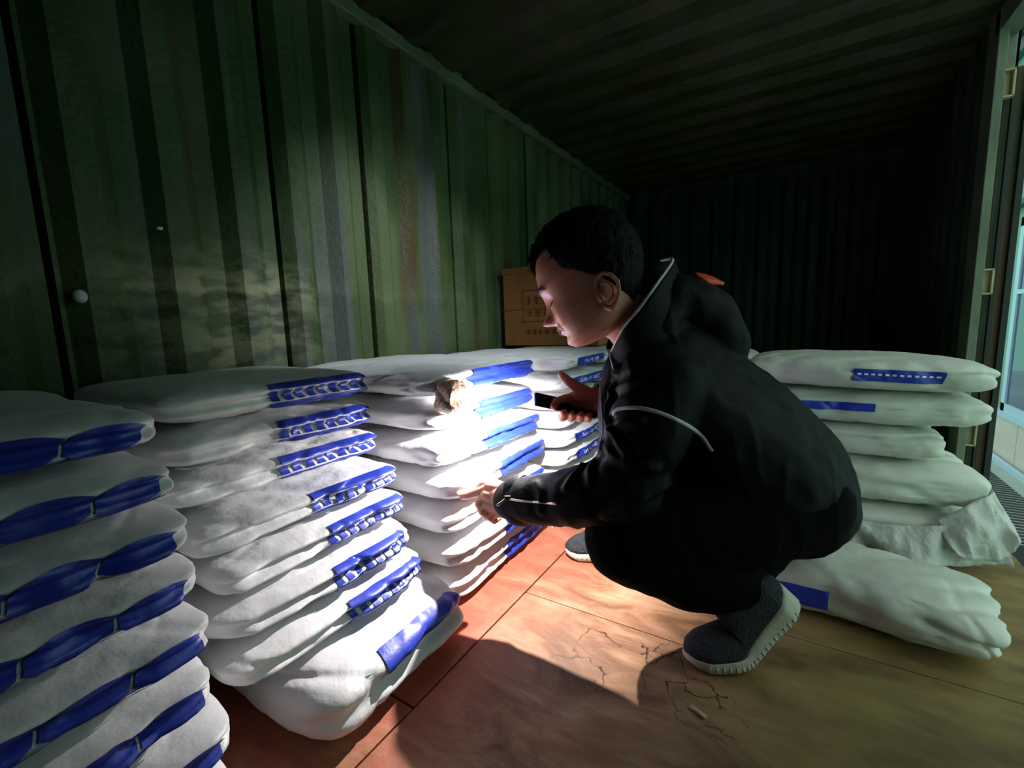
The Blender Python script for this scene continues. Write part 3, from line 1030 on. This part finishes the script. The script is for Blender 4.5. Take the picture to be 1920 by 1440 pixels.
V = []; Fs = []; idx = {}
NT2, NP2 = 120, 200
for i in range(NT2 + 1):
    t = -98 + 212 * (i / NT2)
    for k in range(NP2):
        phi = 2 * math.pi * k / NP2
        f0, s0 = head_pt(t, phi)
        m_ = t - hair_t(f0)
        if m_ < -4: continue
        e = min(1, max(0, (m_ + 4) / 26))
        thick = interp(t, [-98, -50, 0, 50, 100], [3, 4, 7, 12, 16]) * e ** .7
        if f0 > 55: thick += 5 * e
        thick += 2.0 * e * noise.noise(Vector((f0 * .10, s0 * .10, t * .05))) + 1.2 * e * noise.noise(Vector((f0 * .35, s0 * .35, t * .12)))
        top = max(0, (t - 70) / 44)
        f1, s1 = head_pt(t, phi, thick * (1 - .35 * top))
        idx[(i, k)] = len(V)
        V.append(hp(f1, s1, t + thick * 1.0 * top))
for i in range(NT2):
    for k in range(NP2):
        q = [(i, k), (i, (k + 1) % NP2), (i + 1, (k + 1) % NP2), (i + 1, k)]
        if all(x in idx for x in q): Fs.append(tuple(idx[x] for x in q))
ring = [idx[(NT2, k)] for k in range(NP2) if (NT2, k) in idx]
Fs.append(tuple(ring))
hm = MB(); hm.add(V, Fs)
# locks: tapered strands over crown and fringe
rh = random.Random(8)


def lock(f, s, t, df, ds, dt, r, n=7):
    pts = []
    for i in range(n):
        a = i / (n - 1)
        pts.append(hp(f + df * a, s + ds * a, t + dt * a - 6 * a * a))
    hm.tube(pts, [KH * r * (1 - .85 * (i / (n - 1))) for i in range(n)], 5)


for i in range(340):
    phi = rh.uniform(-math.pi, math.pi)
    t = rh.uniform(30, 112) if rh.random() < .8 else rh.uniform(-20, 30)
    f0, s0 = head_pt(t, phi, interp(t, [-20, 30, 100], [5, 9, 12]))
    if t < hair_t(f0) + 8: continue
    lock(f0, s0, t + 8 * max(0, (t - 70) / 44), rh.uniform(4, 16), s0 * .08, rh.uniform(-4, 10) * (t > 60), rh.uniform(2.5, 4.5))
for i in range(60):
    s = rh.uniform(-48, 58)
    lock(rh.uniform(70, 80) - abs(s) * .12, s, rh.uniform(76, 88), rh.uniform(10, 20), rh.uniform(-5, 5), rh.uniform(-22, -8), rh.uniform(3, 5))
hm.build('hair', M['hair'], man)


# ---- clothes
def displace(me, fn):
    n = len(me.vertices)
    co = np.empty(n * 3); me.vertices.foreach_get('co', co); co = co.reshape(-1, 3)
    no = np.array([v.normal[:] for v in me.vertices])
    d = fn(co, no)
    co = co + no * d[:, None]
    me.vertices.foreach_set('co', co.ravel()); me.update()


def cloth_noise(co, no, amp=.006):
    out = np.empty(len(co))
    for i, c in enumerate(co):
        a = noise.noise(Vector((c[0] * 9, c[1] * 9, c[2] * 16)))
        b = noise.noise(Vector((c[0] * 22 + 5, c[1] * 22, c[2] * 30)))
        r = 1 - 2 * abs(noise.noise(Vector((c[0] * 14 + 3, c[1] * 14, c[2] * 7 + c[0] * 9))))
        out[i] = amp * (.9 * a + .3 * b) + amp * .8 * max(0, r - .5)
    return out


jk = MB()
jk.chain([(A(1245, 690, .97), .105), (A(1335, 790, 1.03), .160), (A(1440, 880, 1.06), .160), (A(1468, 925, 1.07), .150)])
jk.chain([(A(1225, 710, .90), .075), (A(1330, 800, .96), .125), (A(1440, 890, .99), .130), (A(1475, 925, 1.02), .130)])
jk.chain([(A(1235, 710, 1.06), .085), (A(1330, 800, 1.11), .13), (A(1440, 890, 1.14), .13)])
jk.chain([(A(1190, 690, .96), .062), (A(1185, 760, .97), .075), (A(1195, 850, .98), .080), (A(1260, 930, 1.0), .07)])
jk.chain([(A(1245, 735, .885), .078), (A(1215, 800, .87), .080), (A(1178, 910, .872), .068)])
jk.chain([(A(1172, 912, .865), .066), (A(1080, 935, .915), .061), (A(1010, 937, .97), .054), (A(966, 938, 1.005), .048)])
jk.chain([(A(1235, 735, 1.13), .082), (A(1275, 850, 1.18), .065), (A(1190, 780, 1.14), .056), (A(1140, 748, 1.105), .046)])
jk.chain([(A(1240, 610, .90), .030), (A(1262, 560, .93), .046), (A(1310, 575, .945), .050), (A(1338, 592, .955), .050), (A(1345, 650, .98), .065)])
jk.chain([(A(1330, 595, .97), .045), (A(1325, 600, 1.03), .045), (A(1250, 610, 1.05), .045)])
jm = remesh(jk.mesh(), .0055, 8, .5)
FOLDS = [([(1158, 690), (1147, 730), (1140, 765), (1141, 800), (1160, 830), (1176, 848)], .011, .007),
         ([(1124, 832), (1150, 850), (1188, 872), (1230, 882)], .007, .009),
         ([(1106, 905), (1108, 878), (1128, 845)], .005, .007),
         ([(1062, 915), (1078, 888), (1100, 862)], .005, .007),
         ([(1003, 905), (1012, 925), (1012, 960)], .004, .007),
         ([(1150, 735), (1175, 722), (1200, 715)], .008, .008),
         ([(1148, 800), (1170, 790), (1200, 792)], .007, .008),
         ([(1260, 905), (1200, 935), (1140, 968)], .008, .010)]


def bvh(me):
    return BVHTree.FromPolygons([v.co[:] for v in me.vertices], [tuple(p.vertices) for p in me.polygons])


def hit(tree, u, v):
    d = Vector(sv(ray(u, v)))
    loc, nor, i, dist = tree.ray_cast(Vector(sv(EYE)), d)
    if loc is None: return None, None
    if nor.dot(d) > 0: nor = -nor
    return np.array(loc), np.array(nor)


t0 = bvh(jm)
fold_pts = []
for pl, am, wd in FOLDS:
    P = resample([(a, b, 0) for a, b in pl], 24)
    H = [hit(t0, a, b)[0] for a, b, _ in P]
    fold_pts.append(([h for h in H if h is not None], am, wd))


def jfn(co, no):
    d = cloth_noise(co, no, .006)
    for H, am, wd in fold_pts:
        if not H: continue
        H = np.array(H)
        box = (np.abs(co - H.mean(0)).max(1) < .25)
        ii = np.where(box)[0]
        if len(ii) == 0: continue
        dd = np.sqrt(((co[ii][:, None, :] - H[None]) ** 2).sum(2)).min(1)
        d[ii] += am * np.exp(-(dd / wd) ** 2) - am * .5 * np.exp(-((dd - wd * 2.2) / wd) ** 2)
    return d


displace(jm, jfn)
jt = bvh(jm)
jacket = link('jacket', jm, M['jacket'], man)


def strip_on(tree, pts, width, off=.0015, n=60):
    P = resample([(a, b, 0) for a, b in pts], n)
    H = [hit(tree, a, b) for a, b, _ in P]
    H = [h for h in H if h[0] is not None]
    V = []; Fs = []
    L = len(H)
    for i in range(L):
        p, nn = H[i]
        t = H[min(i + 1, L - 1)][0] - H[max(i - 1, 0)][0]
        t = t / (np.linalg.norm(t) + 1e-9)
        nn = sum(H[j][1] for j in range(max(0, i - 3), min(L, i + 4))); nn = nn / np.linalg.norm(nn)
        sd = np.cross(nn, t); sd /= np.linalg.norm(sd) + 1e-9
        wd = width * (1 if not hasattr(width, '__len__') else 1)
        for a, h in ((-1, -.002), (-.8, off), (0, off + .001), (.8, off), (1, -.002)):
            V.append(p + sd * wd / 2 * a + nn * h)
    for i in range(L - 1):
        for j in range(4):
            k = i * 5 + j
            Fs.append((k, k + 1, k + 6, k + 5))
    return V, Fs


V, Fs = strip_on(jt, [(1149, 776), (1157, 768), (1172, 765), (1195, 765), (1220, 769), (1250, 779), (1280, 793), (1300, 805), (1318, 821), (1329, 838), (1335, 846)], .0085)
o = link('sleeve_piping', mesh('s', V, Fs), M['piping'], jacket); o['label'] = 'pale grey piping round the shoulder seam'
V, Fs = strip_on(jt, [(1128, 665), (1126, 710), (1128, 760), (1130, 810), (1122, 850)], .003)
if Fs: link('front_piping', mesh('s', V, Fs), M['piping'], jacket)
# cuff zip
V, Fs = strip_on(jt, [(951, 935), (975, 939), (1010, 942), (1044, 945)], .005, off=.002)
zp = link('cuff_zip', mesh('s', V, Fs), M['metal'], jacket); zp['label'] = 'metal zip on the near cuff'
c0 = at(953, 933, 1.0); h0 = hit(jt, 955, 934)
if h0[0] is not None: c0 = h0[0] + h0[1] * .005
MB().obox(c0, RC * .006, UC * .004, FC * .003).build('zip_slider', M['metal'], zp, smooth=False)
MB().cap(c0, c0 - RC * .020 - UC * .014 - FC * .004, .0022, .0028).build('zip_puller', M['metal'], zp)
# cuffs
cf = MB(); a0, a1 = A(988, 937, .99), A(953, 938, 1.018)
ax = (a1 - a0) / np.linalg.norm(a1 - a0)
e1 = np.cross(ax, UC); e1 /= np.linalg.norm(e1); e2 = np.cross(ax, e1)
rings = []
for dst, rr_ in ((0, .049), (.01, .0525), (.032, .0515), (.038, .049), (.038, .042), (.030, .036), (.0, .036)):
    rings.append([a0 + ax * dst + rr_ * (e1 * math.cos(a) * .92 + e2 * math.sin(a) * 1.1) for a in np.linspace(0, 2 * math.pi, 40, endpoint=False)])
cf.loft(rings + [rings[0]], caps=False).build('cuff', M['jacket'], jacket)
cf = MB(); a0, a1 = A(1152, 752, 1.112), A(1116, 747, 1.098)
ax = (a1 - a0) / np.linalg.norm(a1 - a0)
e1 = np.cross(ax, UC); e1 /= np.linalg.norm(e1); e2 = np.cross(ax, e1)
rings = []
for dst, rr_ in ((0, .046), (.01, .050), (.040, .048), (.046, .046), (.046, .040), (.040, .040), (.0, .040)):
    rings.append([a0 + ax * dst + rr_ * (e1 * math.cos(a) + e2 * math.sin(a)) for a in np.linspace(0, 2 * math.pi, 40, endpoint=False)])
cf.loft(rings + [rings[0]], caps=False).build('cuff', M['jacket'], jacket)
# standing collar / hood rim
rim = [A(1146, 662, .93), A(1168, 618, .875), A(1199, 578, .858), A(1232, 532, .868), A(1261, 488, .93), A(1240, 488, .985), A(1205, 520, 1.02), A(1175, 570, 1.03), A(1140, 640, 1.0), A(1146, 660, .96)]
low = [A(1150, 700, .93), A(1200, 705, .90), A(1245, 690, .89), A(1285, 640, .905), A(1300, 590, .94), A(1310, 600, 1.00), A(1270, 640, 1.05), A(1220, 670, 1.07), A(1160, 690, 1.0), A(1150, 700, .96)]
R1 = resample(rim, 80); R0 = resample(low, 80)
rings = []
for f in np.linspace(0, 1, 12):
    rings.append([R0[i] * (1 - f) + R1[i] * f + FC * 0 for i in range(79)])
V = MB(); V.loft(rings, closed=True, caps=False)
co = V.build('collar', M['jacket'], jacket)
m_ = co.modifiers.new('t', 'SOLIDIFY'); m_.thickness = .006; m_.offset = 0
pp = MB().tube(resample(rim[:6], 90), .0034, 8).build('collar_piping', M['piping'], co); pp['label'] = 'pale grey piping along the collar edge'
# orange lining showing on the hood
q = [A(1302, 514, .93), A(1318, 516, .932), A(1336, 522, .935), A(1354, 532, .94)]
q2 = [A(1302, 514, .93), A(1308, 527, .922), A(1324, 534, .920), A(1354, 533, .936)]
a_, b_ = resample(q, 20), resample(q2, 20)
V = MB(); V.loft([[*a_], [*((a_ + b_) / 2 - FC * .004)], [*b_]], closed=False, caps=False)
oh = V.build('hood_lining', M['orange'], jacket); oh['label'] = 'orange lining edge of the hood'
m_ = oh.modifiers.new('t', 'SOLIDIFY'); m_.thickness = .004
hh = MB().chain([(A(1262, 528, .93), .020), (A(1300, 543, .935), .028), (A(1328, 556, .94), .028), (A(1350, 575, .945), .030), (A(1356, 605, .95), .034)])
hm_ = remesh(hh.mesh(), .005, 6); displace(hm_, lambda c, n: cloth_noise(c, n, .004))
link('hood', hm_, M['jacket'], jacket)
# drawstring end and a thread
MB().tube([A(1143, 655, .93), A(1146, 675, .925), A(1150, 690, .92), A(1153, 700, .918)], .0022).build('drawstring', M['piping'], jacket)

tr = MB()
tr.chain([(A(1478, 935, 1.0), .122), (A(1330, 975, .96), .112), (A(1175, 1005, .925), .088)])
tr.chain([(A(1178, 1012, .925), .088), (A(1290, 1065, .94), .080), (A(1385, 1100, .945), .064), (A(1400, 1118, .94), .055)])
tr.chain([(A(1470, 915, 1.07), .140), (A(1500, 945, 1.06), .112), (A(1490, 960, 1.0), .100)])
tr.chain([(A(1460, 940, 1.16), .118), (A(1150, 960, 1.26), .085)])
tr.chain([(A(1155, 960, 1.26), .083), (A(1200, 1000, 1.32), .055), (A(1210, 1010, 1.33), .05)])
tr.chain([(A(1440, 1020, 1.0), .055), (A(1400, 1050, .98), .06)])
tm = remesh(tr.mesh(), .0055, 8)
displace(tm, lambda c, n: cloth_noise(c, n, .004))
link('trousers', tm, M['pants'], man)


# shoes
def shoe(toe, heel_dir, side, bend, length, hide=None):
    """toe: floor point at the toe tip; heel_dir: unit vector towards the heel; side: unit vector; bend in radians"""
    toe = np.array(toe); UP = np.array([0, 0, 1.0])
    n = 46
    ss = np.linspace(0, 1, n)
    pos = []; ang = []
    p = toe.copy(); prev = 0
    for s in ss:
        a = bend * (0.5 - 0.5 * math.cos(math.pi * min(1, max(0, (s - .32) / .22))))
        p = p + (heel_dir * math.cos(a) + UP * math.sin(a)) * (s - prev) * length
        prev = s; pos.append(p.copy()); ang.append(a)

    def half(s):
        w_ = interp(s, [0, .04, .12, .3, .5, .7, .88, .97, 1], [.10, .55, .85, 1.0, .86, .76, .78, .50, .12])
        return w_ * .050

    def ring(i, h0, h1, k, grow=0.0, n_=28, dome=False):
        s = ss[i]; a = ang[i]
        nrm = UP * math.cos(a) - heel_dir * math.sin(a)
        out = []
        w_ = half(s) + grow
        for j in range(n_):
            b = 2 * math.pi * j / n_
            cx, sx = math.cos(b), math.sin(b)
            if dome:
                x = w_ * math.copysign(abs(cx) ** .8, cx); y = h0 + (h1 - h0) * (max(0, sx) ** .9 if sx > 0 else 0)
                if sx > 0: x *= 1 - .35 * sx * sx * k
            else:
                x = w_ * math.copysign(abs(cx) ** .45, cx); y = (h0 + h1) / 2 + (h1 - h0) / 2 * math.copysign(abs(sx) ** .45, sx)
            out.append(pos[i] + side * x + nrm * y)
        return out
    sole = MB().loft([ring(i, interp(ss[i], [0, .12, 1], [.012, 0, 0]), interp(ss[i], [0, .2, .5, .8, 1], [.026, .030, .044, .054, .062]), 0, .003) for i in range(n)])
    for i in range(3, n - 3, 2):      # ribbed edge of the tread
        a = ang[i]; nrm = UP * math.cos(a) - heel_dir * math.sin(a); tg = heel_dir * math.cos(a) + UP * math.sin(a)
        sole.obox(pos[i] + nrm * .0145, side * (half(ss[i]) + .0034), tg * .0022, nrm * .0055)
    up = MB().loft([ring(i, .024, interp(ss[i], [0, .03, .12, .3, .5, .62, .75, .9, 1], [.035, .045, .060, .078, .105, .122, .118, .108, .080]), interp(ss[i], [0, .4, 1], [.4, 1, .5]), 0, dome=True) for i in range(n)])
    root = empty('shoe', (0, 0, 0))
    root.parent = man; root.location = Vector(sv(toe)) - Vector(BASE[man.as_pointer()]); BASE[root.as_pointer()] = tuple(sv(toe))
    u_ = up.build('upper', M['knit'], root); s_ = sole.build('sole', M['sole'], root)
    lc = MB()
    for s in (.36, .41, .46, .51):
        i = int(s * n); a = ang[i]; nrm = UP * math.cos(a) - heel_dir * math.sin(a)
        h = interp(s, [.3, .5], [.080, .106])
        lc.tube([pos[i] + side * x + nrm * (h - abs(x) * .55) for x in np.linspace(-.022, .022, 7)], .0028, 6)
    lc.build('laces', M['rubber'], root)
    return root, u_, s_


toe = A(1283, 1222, .915); toe[2] = 0
hd = np.array([.80, .60, 0]); hd /= np.linalg.norm(hd)
side = np.array([hd[1], -hd[0], 0])
shoe(toe, hd, side, math.radians(45), .285)
toe = A(1060, 1042, 1.352); toe[2] = 0
hd2 = np.array([.86, .50, 0]); hd2 /= np.linalg.norm(hd2)
shoe(toe, hd2, np.array([hd2[1], -hd2[0], 0]), math.radians(4), .285)

# ------------------------------------------------------------------ phone
pc = A(1058, 760, 1.078)
px = RC * .96 - UC * .21 + FC * .03; px /= np.linalg.norm(px)
py = FC * .93 + UC * .33; py = py - px * (py @ px); py /= np.linalg.norm(py)
pz = np.cross(px, py)
ph_ = MB().obox(pc, px * .074, py * .037, pz * .0042).build('phone', M['phone'], smooth=False, bevel=.003, base=tuple(pc))
tag(ph_, 'dark phone held flat in his far hand with its torch on', 'phone')
led.location = Vector(sv(pc - px * .060 + py * .012 + (pz * -.010 if pz[2] > 0 else pz * .010)))
MB().cap(pc - px * .060 + py * .012 - pz * .0045 * np.sign(pz[2]), pc - px * .060 + py * .012 - pz * .0052 * np.sign(pz[2]), .003, .003).build('torch_lens', M['lens'], ph_)
MB().obox(pc + pz * .0046 * np.sign(pz[2]), px * .069, py * .034, pz * .0005).build('screen', M['phone'], ph_, smooth=False)
print('HEAD/LED', pc, led.location)
